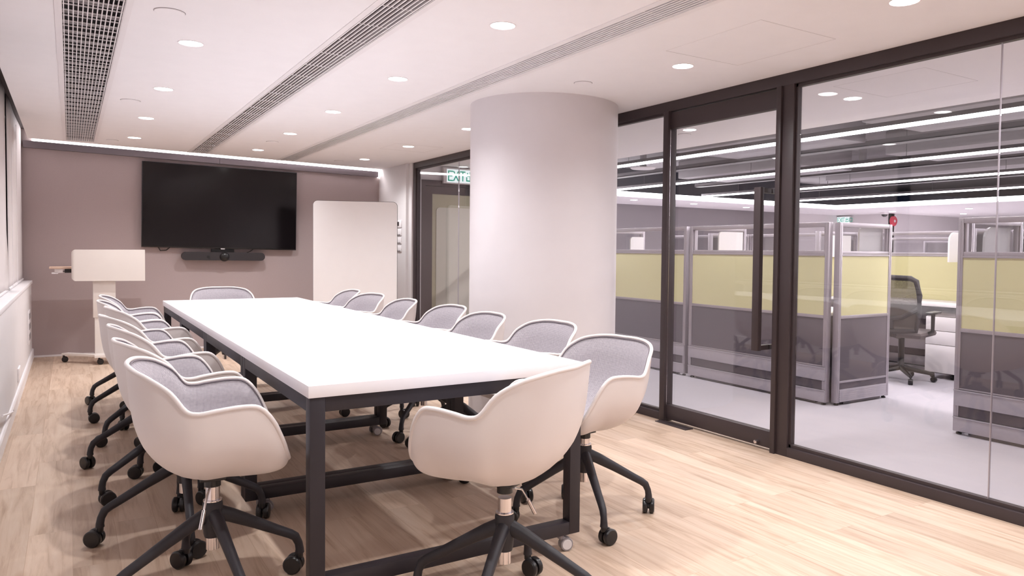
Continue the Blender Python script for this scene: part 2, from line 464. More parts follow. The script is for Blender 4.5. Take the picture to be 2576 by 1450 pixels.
# ------------------------------------------------------------ downlights
def make_downlight(r=.058):
    t = thing('downlight', '', 'ceiling light')
    bm = bmesh.new()
    n = 28
    for (ra, rb, za, zb) in ((r+.006, r, -.002, -.002), (r+.006, r+.006, 0, -.002), (r, r-.004, -.002, .004)):
        A = [bm.verts.new((ra*math.cos(2*PI*k/n), ra*math.sin(2*PI*k/n), za)) for k in range(n)]
        B = [bm.verts.new((rb*math.cos(2*PI*k/n), rb*math.sin(2*PI*k/n), zb)) for k in range(n)]
        for k in range(n): bm.faces.new((A[k], A[(k+1) % n], B[(k+1) % n], B[k]))
    obj('trim_ring', bm, M['white'], t, smooth=True)
    bm = bmesh.new(); bm_lathe(bm, [(r-.004, -.0012), (r-.004, -.0004)], n); obj('diffuser', bm, M['lamp'], t)
    light('lamp', 'SPOT', (0, 0, -.012), P_DOWN, WARM, t, spot_size=R(142), spot_blend=1.0, shadow_soft_size=.022)
    return t
dl0 = make_downlight()
DL = [
 (.535, 4.24, 'round ceiling downlight left of the middle grille, nearest of its row'),
 (.535, 5.5625, 'round ceiling downlight left of the middle grille, second of its row'),
 (.535, 6.8965, 'round ceiling downlight left of the middle grille, third of its row'),
 (.535, 8.205, 'round ceiling downlight left of the middle grille, last before the screen wall'),
 (1.709, 3.065, 'large looking round downlight between the middle and right grilles, nearest of its row'),
 (1.709, 4.38, 'round downlight between the middle and right grilles, second of its row'),
 (1.709, 5.715, 'round downlight between the middle and right grilles, third of its row'),
 (1.709, 7.032, 'round downlight between the middle and right grilles, fourth of its row'),
 (1.709, 8.404, 'round downlight between the middle and right grilles, last before the screen wall'),
 (2.914, 3.149, 'round downlight beside the glass wall, above the near side of the door'),
 (2.914, 5.824, 'round downlight half hidden behind the white column'),
 (2.914, 7.172, 'round downlight left of the column, above the mobile whiteboard side'),
 (2.914, 8.508, 'small looking downlight in the far right corner, nearest the whiteboard'),
]
used = False
for x, y, lab in DL:
    o = dl0 if not used else copy_tree(dl0); used = True
    o.location = (x, y, C); o['label'] = lab; o['group'] = 'meeting room downlights'
for x, y in ((.535, 2.92), (.535, 1.6), (.535, .28), (1.709, 1.75), (1.709, .43), (2.914, 1.83), (2.914, .5), (.535, -1.04), (1.709, -.9), (2.914, -.8)):
    o = copy_tree(dl0); o.location = (x, y, C); o['label'] = 'round ceiling downlight over the near end of the room, behind the camera'; o['group'] = 'downlights behind the camera'

def disc(x, y, label, r=.062, z=C):
    t = thing('ceiling_disc', label, 'ceiling speaker', (x, y, z), 0, 'flat round ceiling covers')
    bm = bmesh.new(); bm_lathe(bm, [(r, 0), (r, -.004), (r-.006, -.006)], 32); obj('cover', bm, M['ceil'], t)
    bm = bmesh.new(); bm_lathe(bm, [(r+.003, 0), (r+.003, -.001)], 32); obj('rim', bm, M['greyp'], t)
disc(.385, 3.73, 'flat white round ceiling cover nearest the camera, beside the wide grille')
disc(.377, 6.136, 'flat white round ceiling cover halfway along the wide grille')
disc(.366, 8.528, 'flat round ceiling cover beside the far end of the wide grille', .05)
disc(2.70, 3.813, 'flat white round ceiling cover above the white column', .055)
disc(1.693, 7.672, 'flat white round ceiling cover between two far downlights', .055)
disc(2.712, 8.845, 'flat round ceiling cover near the right end of the light strip', .05)
def hatch(x0, x1, y0, y1, label, z=C):
    bm = bmesh.new(); w_ = .0010
    bm_box(bm, x0, x1, y0-w_, y0+w_, z-.0006, z); bm_box(bm, x0, x1, y1-w_, y1+w_, z-.0006, z)
    bm_box(bm, x0-.0002, x0+.0002, y0, y1, z-.0006, z); bm_box(bm, x1-.0002, x1+.0002, y0, y1, z-.0006, z)
    tag(obj('access_hatch', bm, M['frost']), label, 'ceiling hatch', 'ceiling access hatches')
hatch(2.62, 3.15, 2.33, 2.96, 'thin outline of an access hatch in the ceiling near the door')
hatch(2.73, 3.23, 7.025, 7.5, 'thin outline of an access hatch in the ceiling left of the column')

# ------------------------------------------------------------ column
bm = bmesh.new(); bm_lathe(bm, [(.537, 0), (.537, C+.02)], 96, org=(2.9346, 4.63, 0))
tag(obj('column', bm, M['column'], smooth=True), 'thick round white column from floor to ceiling beside the glass wall', 'column')

# ------------------------------------------------------------ glass wall
FB, FT = .055, 2.165       # top of bottom rail, underside of the head
D0, D1 = 2.985, 3.950      # door post faces (near, far)
d = .035
def frame_bar(n, y0, y1, z0, z1, x0=-.006, x1=.06, bev=.0015):
    return box('trim_%d' % n, M['frame'], XG+x0, XG+x1, y0, y1, z0, z1, bev=bev, kind='structure')
frame_bar(2, -2.6, 8.50, FT, C)
frame_bar(3, -2.6, D0-.115, 0, FB)
frame_bar(4, D1+.015, 8.50, 0, FB)
frame_bar(5, 8.43, 8.50, FB, FT)
frame_bar(6, D1-.028, D1+.022, 0, FT, -.02, .06)
frame_bar(7, D0-.115, D0-.035, 0, FT)
frame_bar(8, D0-.034, D0, 0, FT, -.02, .06)
# glazing beads give the stepped reveal of the glass panes
bm = bmesh.new()
for (a, b, lo, hi) in ((-2.6, D0-.115, FB, FT), (D1+.022, 8.43, FB, FT)):
    bm_box(bm, XG+.012, XG+.045, a, b, lo, lo+.018); bm_box(bm, XG+.012, XG+.045, a, b, hi-.018, hi)
    bm_box(bm, XG+.012, XG+.045, a, a+.014, lo, hi); bm_box(bm, XG+.012, XG+.045, b-.014, b, lo, hi)
obj('trim_9', bm, M['frame'], kind='structure')
def pane(name, y0, y1, z0=FB+.01, z1=FT-.01):
    bm = bmesh.new(); bm_box(bm, XG+.024, XG+.034, y0, y1, z0, z1); return obj(name, bm, M['glass'], kind='structure')
pane('window_2', 1.756, D0-.12)
pane('window_3', -2.5, 1.752)
pane('window_4', D1+.027, 6.0)
pane('window_5', 6.004, 7.31)
pane('window_6', 7.315, 8.425)
bm = bmesh.new()
for yy in (1.754, 6.002, 7.3125): bm_box(bm, XG+.0235, XG+.0345, yy-.0018, yy+.0018, FB+.018, FT-.018)
obj('trim_10', bm, M['alu'], kind='structure')

# the door leaf
dt = bpy.data.objects.new('door_1', None); COL.objects.link(dt); dt.location = (XG+.028, (D0+D1)/2, 0); dt['kind'] = 'structure'
yc = (D0+D1)/2; hw = (D1-D0)/2-.003
box('top_rail', M['frame'], -.025, .025, -hw, hw, 2.045, FT-.008, dt, bev=.002)
box('bottom_rail', M['frame'], -.025, .025, -hw, hw, .018, .118, dt, bev=.002)
box('stile', M['frame'], -.022, .022, -hw, -hw+.018, .118, 2.045, dt)
box('stile', M['frame'], -.022, .022, hw-.020, hw, .118, 2.045, dt)
bm = bmesh.new(); bm_box(bm, -.005, .005, -hw+.018, hw-.02, .118, 2.045); obj('pane', bm, M['glass'], dt)
box('seal', M['chrome'], -.028, -.0255, hw-.028, hw-.024, .12, 2.04, dt)
for sx, nm in ((-1, 'handle'), (1, 'handle')):
    bm = bmesh.new()
    hy = 3.06-yc; hx = sx*.095
    bm_box(bm, hx-.016, hx+.016, hy-.025, hy+.025, .605, 1.58, bev=.002)
    for zz in (.622, 1.562): bm_box(bm, min(sx*.005, hx), max(sx*.005, hx), hy-.016, hy+.016, zz-.014, zz+.014)
    obj(nm, bm, M['frame'], dt, smooth=True)
bm = bmesh.new(); bm_lathe(bm, [(.0, -.062), (.011, -.060), (.012, -.03), (.010, -.025)], 16, 'X', (0, 3.085-yc, .045)); obj('lock', bm, M['chrome'], dt, smooth=True)
box('floor_spring', M['frame'], -.10, -.03, hw-.30, hw+.005, .0, .006, dt)

# ------------------------------------------------------------ the office beyond the glass
SE = 5.22
box('ceiling', M['ceil'], XG+.03, SE, -6, 8.6, C, C+.05, kind='structure')
box('trim_11', M['darkceil'], SE-.02, SE, -6, 8.6, C+.0505, 2.78, kind='structure')
box('ceiling', M['darkceil'], SE-.02, 22, -6, 11.15, 2.78, 2.83, kind='structure')
box('ceiling', M['ceil'], 5.0, 24, 11.15, 13.0, C, C+.05, kind='structure')
box('ceiling', M['ceil'], 15.25, 24, -6, 11.149, C, C+.05, kind='structure')
box('wall_far', M['taupe_far'], 5.0, 15.2, 12.9, 13.0, 0, C, kind='structure')
box('wall_far', M['wall'], 15.2, 17.7, 12.88, 13.0, 0, C, kind='structure')
box('wall_far', M['wall'], 17.7, 17.8, 11.3, 12.88, 0, C, kind='structure')
box('wall_far', M['wall'], 17.7, 24, 11.3, 11.4, 0, C, kind='structure')
box('wall_east', M['wall'], 23.9, 24, -6, 11.3, 0, C, kind='structure')
box('wall_south', M['wall'], XG+.06, 24, -6.1, -6, 0, 2.95, kind='structure')
# corridor end wall with the exit door, seen left of the column
YE = 8.62
bm = bmesh.new()
bm_box(bm, XG+.10, 3.665, YE, YE+.10, 0, C+.4); bm_box(bm, 3.665, 4.90, YE, YE+.10, 2.055, C+.4); bm_box(bm, 4.90, 5.22, YE, YE+.10, 0, 2.95)
obj('wall_far', bm, M['wall'], kind='structure')
t2 = bpy.data.objects.new('door_2', None); COL.objects.link(t2); t2.location = (3.665, YE, 0); t2['kind'] = 'structure'
bm = bmesh.new(); bm_box(bm, 0, .06, -.02, .06, 0, 2.055); bm_box(bm, .06, 1.235, -.02, .06, 1.985, 2.055); bm_box(bm, 1.175, 1.235, -.02, .06, 0, 1.985); obj('door_frame', bm, M['frame'], t2)
bm = bmesh.new(); bm_box(bm, .065, .155, -.005, .035, .01, 1.98); bm_box(bm, .155, 1.08, -.005, .035, 1.885, 1.98); bm_box(bm, 1.08, 1.17, -.005, .035, .01, 1.98); bm_box(bm, .155, 1.08, -.005, .035, .01, .12)
obj('door_leaf', bm, M['frame'], t2)
bm = bmesh.new(); bm_box(bm, .155, 1.08, .012, .022, .12, 1.885); obj('pane', bm, M['olive'], t2)
bm = bmesh.new(); bm_prism(bm, rrect(.215, 1.02, .16, 1.72, .05), 'Y', .004, .012); obj('film_panel', bm, M['olive_l'], t2)

# exit sign above that door
def text_parts(txt, size, loc, rot, m, parent, name='lettering', ext=.0015):
    cu = bpy.data.curves.new(name, 'FONT'); cu.body = txt; cu.size = size; cu.extrude = ext; cu.align_x = 'LEFT'
    o = bpy.data.objects.new(name, cu); COL.objects.link(o); cu.materials.append(m)
    dg = bpy.context.evaluated_depsgraph_get(); me = bpy.data.meshes.new_from_object(o.evaluated_get(dg))
    bpy.data.objects.remove(o)
    q = bpy.data.objects.new(name, me); COL.objects.link(q); q.parent = parent; q.location = loc; q.rotation_euler = rot
    return q
def strokes(bm, segs, x0, z0, s, y, wd=.10, th=.0015):
    for (a, b, c, e) in segs:
        p = Vector((x0+a*s, 0, z0+b*s)); q = Vector((x0+c*s, 0, z0+e*s)); dd = (q-p).normalized(); nn = Vector((-dd.z, 0, dd.x))*wd*s/2
        p = p-dd*wd*s*.3; q = q+dd*wd*s*.3
        vs = [v+Vector((0, yy, 0)) for yy in (y, y-th) for v in (p+nn, p-nn, q-nn, q+nn)]
        V = [bm.verts.new(v) for v in vs]
        for f in ((0,1,2,3), (7,6,5,4), (0,4,5,1), (1,5,6,2), (2,6,7,3), (3,7,4,0)): bm.faces.new([V[i] for i in f])
CHU = [(.5,0,.5,1), (.18,.58,.18,.88), (.82,.58,.82,.88), (.18,.58,.82,.58), (.08,.05,.08,.42), (.92,.05,.92,.42), (.08,.05,.92,.05)]
HOU = [(.05,.8,.55,.8), (.3,.8,.3,.3), (.05,.3,.55,.3), (.1,.8,.1,0), (.65,1,.95,1), (.65,.55,.95,.55), (.65,0,.65,1), (.95,1,.95,.1)]
KOU = [(.12,.1,.12,.85), (.88,.1,.88,.85), (.12,.85,.88,.85), (.12,.1,.88,.1)]
E_ = [(0,0,0,1), (0,1,.5,1), (0,.5,.42,.5), (0,0,.5,0)]
X_ = [(0,0,.55,1), (0,1,.55,0)]
I_ = [(0,0,0,1)]
T_ = [(.28,0,.28,1), (0,1,.56,1)]
def exit_sign(loc, label, rz=0, sc=1):
    t = thing('exit_sign', label, 'sign', loc, rz)
    box('housing', M['lgrey'], -.04*sc, .42*sc, -.05*sc, 0, -.015*sc, .185*sc, t, bev=.003)
    box('face', M['exitw'], 0, .40*sc, -.054*sc, -.05*sc, 0, .165*sc, t)
    bm = bmesh.new(); s = .115*sc; z0 = .025*sc; x = .022*sc
    for segs, adv in ((E_, .62), (X_, .68), (I_, .14), (T_, .68), (CHU, 1.08), (KOU, 1.0)):
        strokes(bm, segs, x, z0, s, -.054*sc, .13); x += adv*s
    obj('lettering', bm, M['exitg'], t)
    return t
exit_sign((3.985, YE-.02, 2.035), 'green and white lit exit sign above the corridor door, left of the column')

# linear office lights
def line_light(x, y0, y1, z, label):
    t = thing('linear_light', label, 'strip light', (x, (y0+y1)/2, z), 0, 'long office strip lights')
    h = (y1-y0)/2
    box('housing', M['duct2'], -.035, .035, -h, h, .022, .06, t)
    bm = bmesh.new(); k = -h
    while k < h-.01:
        bm_box(bm, -.033, .033, k+.006, min(k+2.4, h)-.006, -.002, .022); k += 2.4
    obj('diffuser', bm, M['led'], t)
    k = -h+.6
    while k < h:
        bm = bmesh.new(); bm_tube(bm, [(0, k, .06), (0, k, 2.779-z)], .003, 6); obj('suspension_rod', bm, M['duct2'], t); k += 2.4
    light('tube_lamp', 'AREA', (0, 0, -.016), P_LINE*(y1-y0), COOL, t, shape='RECTANGLE', size=.05, size_y=2*h)
line_light(6.12, -5, 10.95, 2.3, 'nearest and thickest white strip light beyond the glass wall')
line_light(8.40, -5, 10.95, 2.3, 'second white strip light beyond the glass wall, behind the thickest')
line_light(10.72, -5, 10.95, 2.3, 'third white strip light beyond the glass wall')
line_light(13.1, -5, 10.95, 2.3, 'fourth and farthest hanging white strip light beyond the glass wall')
t = thing('light_cove', 'bright cove light along the far white bulkhead beyond the glass wall', 'light strip', (10, 11.14, C+.02))
bm = bmesh.new(); bm_box(bm, -5.0, 5.2, -.03, .0, .0, .075); obj('diffuser', bm, M['led'], t)
light('cove_lamp', 'AREA', (0, -.06, .05), 90, COOL, t, shape='RECTANGLE', size=10, size_y=.06).rotation_euler = (R(-80), 0, 0)
t = thing('light_cove', 'bright cove light running beside the rightmost office bulkhead', 'light strip', (15.2, 3, C+.02))
light('cove_lamp', 'AREA', (-.06, 0, .05), 120, COOL, t, shape='RECTANGLE', size=.06, size_y=14).rotation_euler = (0, R(80), 0)
bm = bmesh.new(); bm_box(bm, -.03, .0, -8.9, 8.12, .0, .075); obj('diffuser', bm, M['led'], t)
# far office downlights
for i, (x, y, z, lab) in enumerate((
    (4.472, 4.735, C, 'round downlight in the corridor ceiling seen through the glass door'),
    (4.445, 3.145, C, 'round downlight in the corridor ceiling seen through the large glass pane'),
    (4.46, 1.5, C, 'corridor downlight nearest the camera beyond the glass'), (4.46, 6.4, C, 'corridor downlight behind the column'))):
    o = copy_tree(dl0); o.location = (x, y, z); o['label'] = lab; o['group'] = 'corridor downlights'
disc(4.60, 4.936, 'flat round cover in the corridor ceiling behind the glass door', .055)
hatch(4.03, 4.59, 2.4, 2.99, 'thin hatch outline in the corridor ceiling beyond the glass')
for x, y, lab in ((9.61, 11.75, 'tiny downlight in the far bulkhead beside the column'), (11.33, 11.83, 'tiny downlight in the far bulkhead seen through the glass door'),
             (13.09, 11.96, 'tiny downlight in the far bulkhead left of the door handle'), (16.9, 10.78, 'tiny downlight above the red alarm'), (19.0, 10.2, 'tiny far office downlight right of the red alarm'), (16.96, 8.98, 'tiny far office downlight nearest the last strip light')):
    t = thing('downlight', lab, 'ceiling light', (x, y, C), 0, 'far office downlights')
    bm = bmesh.new(); bm_lathe(bm, [(.085, -.002), (.085, 0)], 20); obj('trim_ring', bm, M['white'], t)
    bm = bmesh.new(); bm_lathe(bm, [(.07, -.006), (.07, -.002)], 20); obj('diffuser', bm, M['lamp'], t)
    light('lamp', 'SPOT', (0, 0, -.02), 420 if x > 16 else 150, COOL, t, spot_size=R(110), spot_blend=.9, shadow_soft_size=.05)

# ducts, trays and pipes under the dark slab
def duct(label, m, x0, x1, y0, y1, z0, z1):
    tag(box('air_duct', m, x0, x1, y0, y1, z0, z1, bev=.01), label, 'duct', 'ducts under the dark office slab')
duct('broad grey duct box above the second strip light, left part', M['duct'], 6.7, 7.9, 5.4, 7.4, 2.50, 2.779)
duct('broad pale grey duct box between the first two strip lights, right part', M['duct'], 6.65, 7.7, 1.8, 4.6, 2.50, 2.779)
duct('grey duct box beyond the second strip light', M['duct'], 8.9, 10.1, 2.6, 5.8, 2.48, 2.779)
duct('long grey duct beside the far bulkhead', M['duct'], 9.0, 10.2, 7.2, 9.8, 2.48, 2.779)
duct('grey duct box beyond the third strip light', M['duct'], 11.3, 12.3, 1.0, 8.5, 2.48, 2.779)
def tray(x, z, lab):
    t = thing('cable_tray', lab, 'cable tray', (x, 2.5, z), 0, 'cable trays and pipes under the slab')
    bm = bmesh.new(); bm_box(bm, -.09, .09, -8, 8.2, 0, .012); bm_box(bm, -.09, -.08, -8, 8.2, .0, .06); bm_box(bm, .08, .09, -8, 8.2, 0, .06); obj('tray', bm, M['duct2'], t)
    bm = bmesh.new()
    for dx, rr in ((.18, .03), (.27, .018)): bm_tube(bm, [(dx, -8, .05), (dx, 8.2, .05)], rr, 8)
    obj('pipe', bm, M['duct'], t, smooth=True)
    bm = bmesh.new()
    for k in range(-7, 9, 2): bm_tube(bm, [(0, k, .01), (0, k, 2.779-z)], .005, 6)
    obj('hanger', bm, M['duct2'], t)
tray(5.75, 2.52, 'cable tray and pipes between the white bulkhead and the nearest strip light')
tray(8.0, 2.46, 'cable tray and pipes just before the second strip light')
tray(10.35, 2.46, 'cable tray and pipes just before the third strip light')
tray(12.7, 2.46, 'cable tray and pipes just before the farthest strip light')
for x, y, lab in ((7.2, 8.6, 'grey ceiling cassette unit seen beside the column'), (9.3, 6.4, 'pale round diffuser plate hanging above the glass door')):
    t = thing('ceiling_diffuser', lab, 'air diffuser', (x, y, 2.42)); 
    bm = bmesh.new(); bm_lathe(bm, [(.17, 0), (.19, .015), (.10, .03)], 24); obj('plate', bm, M['lgrey'], t)
    bm = bmesh.new(); bm_tube(bm, [(0, 0, .03), (0, 0, .36)], .05, 12); obj('neck', bm, M['duct'], t)

exit_sign((17.675, 12.86, 2.03), 'small distant exit sign on the white wall beyond the cubicles', R(-90), .95)
bm = bmesh.new()
t = thing('alarm_bell', 'round red fire alarm on the distant white wall', 'alarm', (17.72, 11.296, 2.04))
mr = Matrix.Rotation(R(-45), 3, 'Z')
bm_lathe(bm, [(.11, -.06), (.125, -.05), (.13, 0)], 28, 'Y', (0, 0, 0)); 
o = obj('bell', bm, M['red'], t, smooth=True)
bm = bmesh.new(); bm_lathe(bm, [(.03, -.075), (.035, -.06)], 16, 'Y'); obj('centre', bm, M['lgrey'], t)
t = thing('dome_camera', 'small dark dome camera on the distant ceiling', 'camera', (17.1, 11.12, C))
bm = bmesh.new(); bm_lathe(bm, [(.09, 0), (.09, -.05)], 20); obj('base', bm, M['white'], t)
bm = bmesh.new(); bm_lathe(bm, [(.075, -.05), (.065, -.085), (.03, -.11)], 20); obj('dome', bm, M['plastic'], t, smooth=True)

# ------------------------------------------------------------ office screens
def screen(p0, p1, label, posts=(1, 1), raceway=True, th=.05, frosted=False, top=1.435):
    p0 = Vector(p0); p1 = Vector(p1); L = (p1-p0).length; ang = math.atan2(p1.y-p0.y, p1.x-p0.x)
    t = thing('office_screen', label, 'partition', (p0.x, p0.y, 0), ang, 'cubicle partition panels')
    h = th/2; pw = .035
    bm = bmesh.new()
    for a in ((0, pw), (L-pw, L)):
        bm_box(bm, a[0], a[1], -h, h, .02, top, bev=.003)
        m_ = (a[0]+a[1])/2
        bm_box(bm, m_-.004, m_+.004, -h-.0015, h+.0015, .05, top-.02)
    bm_box(bm, pw, L-pw, -h, h, top-.036, top, bev=.004)
    bm_box(bm, pw, L-pw, -h+.004, h-.004, 1.178, 1.212, bev=.003)
    bm_box(bm, pw, L-pw, -h-.001, h+.001, 1.172, 1.184, bev=.001)
    bm_box(bm, pw, L-pw, -h, h, .682, .707, bev=.002)
    if raceway: bm_box(bm, pw, L-pw, -h, h, .298, .31, bev=.002)
    else: bm_box(bm, pw, L-pw, -h, h, .175, .192, bev=.002)
    bm_box(bm, pw+.004, pw+.016, -.012, .012, 1.212, top-.036); bm_box(bm, L-pw-.016, L-pw-.004, -.012, .012, 1.212, top-.036)
    obj('frame', bm, M['alu'], t, smooth=True)
    box('upper_pane', M['frost'] if frosted else M['glass2'], pw, L-pw, -.003, .003, 1.212, top-.036, t)
    box('yellow_panel', M['yellow'], pw, L-pw, -h+.006, h-.006, .707, 1.172, t)
    box('charcoal_panel', M['dgrey'], pw, L-pw, -h+.006, h-.006, .118, .682, t)
    if raceway:
        bm = bmesh.new()
        for (a, b) in ((.192, .298), (.022, .118)):
            bm_box(bm, .004, L-.004, -h-.008, h+.008, a, b, bev=.004)
            bm_box(bm, .004, L-.004, -h-.012, h+.012, b-.008, b, bev=.002)
        obj('cable_trunking', bm, M['alu_l'], t, smooth=True)
    else:
        bm = bmesh.new(); bm_box(bm, pw, L-pw, -h, h, .025, .125)
        for k in range(6): bm_box(bm, pw, L-pw, -h-.003, h+.003, .030+k*.016, .038+k*.016)
        obj('kick_plate', bm, M['alu_l'], t)
    box('plinth', M['duct2'], .10, L-.10, -h+.008, h-.008, .006, .03, t)
    bm = bmesh.new()
    for a in (.03, L-.03): bm_lathe(bm, [(.018, 0), (.018, .012), (.008, .014), (.008, .03)], 12, org=(a, 0, 0))
    obj('foot', bm, M['plastic'], t)
    return t
screen((5.0, 5.235, 0), (5.0, 3.70, 0), 'cubicle screen with yellow band seen through the glass door and beside it')
screen((5.0, 6.87, 0), (5.0, 5.285, 0), 'cubicle screen with yellow band seen in the narrow pane beside the column')
screen((5.0, 8.45, 0), (5.0, 6.92, 0), 'cubicle screen with yellow band hidden mostly behind the column')
screen((5.035, 3.667, 0), (5.715, 3.667, 0), 'short end screen turned away from the corridor, left of the walkway gap', raceway=False)
screen((4.98, 2.69, 0), (4.98, 1.10, 0), 'cubicle screen with yellow band at the right picture edge')
screen((4.98, 1.06, 0), (4.98, -.5, 0), 'cubicle screen just outside the right picture edge')
screen((5.035, 5.26, 0), (5.74, 5.26, 0), 'short cross screen behind the glass door with a white board on it')
screen((5.035, 6.9, 0), (5.80, 6.9, 0), 'short cross screen behind the narrow pane beside the column')
screen((5.022, 2.66, 0), (5.70, 2.66, 0), 'short end screen behind the yellow screen at the right picture edge', raceway=False)
screen((5.035, 1.08, 0), (5.74, 1.08, 0), 'short cross screen behind the screen at the right picture edge')
screen((7.62, 5.25, 0), (7.62, 3.66, 0), 'bright yellow inner cubicle screen behind the mesh office chair')
screen((7.62, 3.63, 0), (7.62, 2.05, 0), 'bright yellow inner cubicle screen hidden behind the near right screen')
screen((7.62, 6.88, 0), (7.62, 5.28, 0), 'inner cubicle screen behind the glass door')
screen((7.62, 8.45, 0), (7.62, 6.90, 0), 'farthest inner cubicle screen behind the column side')
screen((6.88, 5.265, 0), (7.585, 5.265, 0), 'short inner cross screen with white board beyond the glass door')
screen((6.88, 6.89, 0), (7.585, 6.89, 0), 'short inner cross screen nearest the far grey wall')
screen((6.95, 3.645, 0), (7.585, 3.645, 0), 'short inner cross screen right of the drawer pedestal')
screen((10.2, 7.2, 0), (10.2, 5.6, 0), 'distant cubicle screen, left one of the second island')
screen((10.2, 5.56, 0), (10.2, 3.9, 0), 'distant cubicle screen, right one of the second island')
screen((10.24, 5.58, 0), (10.95, 5.58, 0), 'distant short cross screen of the second island')
screen((12.9, 7.6, 0), (12.9, 6.0, 0), 'farthest cubicle screen before the white wall')

def wboard(x0, x1, y, z0, z1, label, r=.04, screws=False):
    t = thing('privacy_board', label, 'board', ((x0+x1)/2, y, z0), 0, 'white boards on the cubicle screens')
    h = (x1-x0)/2
    bm = bmesh.new(); bm_prism(bm, rrect(-h, h, 0, z1-z0, r, corners=(0, 1, 0, 0)), 'Y', -.008, .008); obj('board', bm, M['wboard'], t)
    if screws:
        bm = bmesh.new()
        for k in (-.12, .11): bm_lathe(bm, [(.008, -.012), (.008, -.006)], 10, 'Y', (k, 0, .03))
        obj('bolt', bm, M['alu'], t)
wboard(5.33, 5.66, 5.215, 1.155, 1.394, 'white board with one round corner on the cross screen behind the glass door')
wboard(5.56, 5.76, 6.855, 1.155, 1.313+.05, 'white board with one round corner behind the narrow pane beside the column')
wboard(5.365, 5.675, 3.71, 1.155, 1.404, 'large white board with two bolts behind the short end screen', screws=True)
wboard(6.98, 7.40, 5.22, 1.155, 1.394, 'white board on the inner cross screen beyond the glass door')
wboard(7.17, 7.593, 3.98, 1.12, 1.41, 'white round-cornered board just left of the right screen post', .09)
wboard(7.05, 7.36, 6.845, 1.155, 1.394, 'small looking white board on the farthest inner cross screen')
wboard(5.36, 5.66, 1.12, 1.155, 1.394, 'white board behind the screen at the right picture edge')
wboard(5.30, 5.64, 2.70, 1.14, 1.385, 'white round-cornered board seen through the right screen glass', .09)

# desks, pedestal and mesh chair in the cubicle
def desk(x0, x1, y0, y1, label):
    t = thing('desk', label, 'desk', (x0, y0, 0), 0, 'white cubicle desks')
    w_, l_ = x1-x0, y1-y0
    box('desktop', M['white'], 0, w_, 0, l_, .695, .722, t, bev=.003)
    box('leg', M['alu'], .05, w_-.02, .03, .07, 0, .695, t); box('leg', M['alu'], .05, w_-.02, l_-.07, l_-.03, 0, .695, t)
desk(6.97, 7.59, 3.70, 5.22, 'white cubicle desk in front of the bright yellow screen')
desk(6.97, 7.59, 5.32, 6.84, 'white cubicle desk beyond the glass door')
desk(5.04, 5.66, 3.74, 5.18, 'white cubicle desk behind the corridor screen')
desk(6.97, 7.59, 2.1, 3.6, 'white cubicle desk behind the right picture edge screen')
t = thing('drawer_pedestal', 'white three-drawer pedestal on castors under the cubicle desk', 'drawer unit', (7.02, 3.80, 0))
box('cabinet', M['white'], .015, .46, 0, .30, .055, .60, t, bev=.004)
for a, b in ((.462, .595), (.328, .457), (.06, .323)): box('drawer', M['white'], -.004, .015, .004, .296, a, b, t, bev=.003)
box('seat_pad', M['lgrey'], 0, .46, .01, .29, .600, .635, t, bev=.012)
for a, b in ((.05, .05), (.05, .25), (.41, .05), (.41, .25)):
    bm = bmesh.new(); bm_lathe(bm, [(.022, -.012), (.025, -.008), (.025, .008), (.022, .012)], 14, 'Y', (a, b, .025)); bm_box(bm, a-.01, a+.01, b-.008, b+.008, .035, .055); obj('castor', bm, M['plastic'], t, smooth=True)

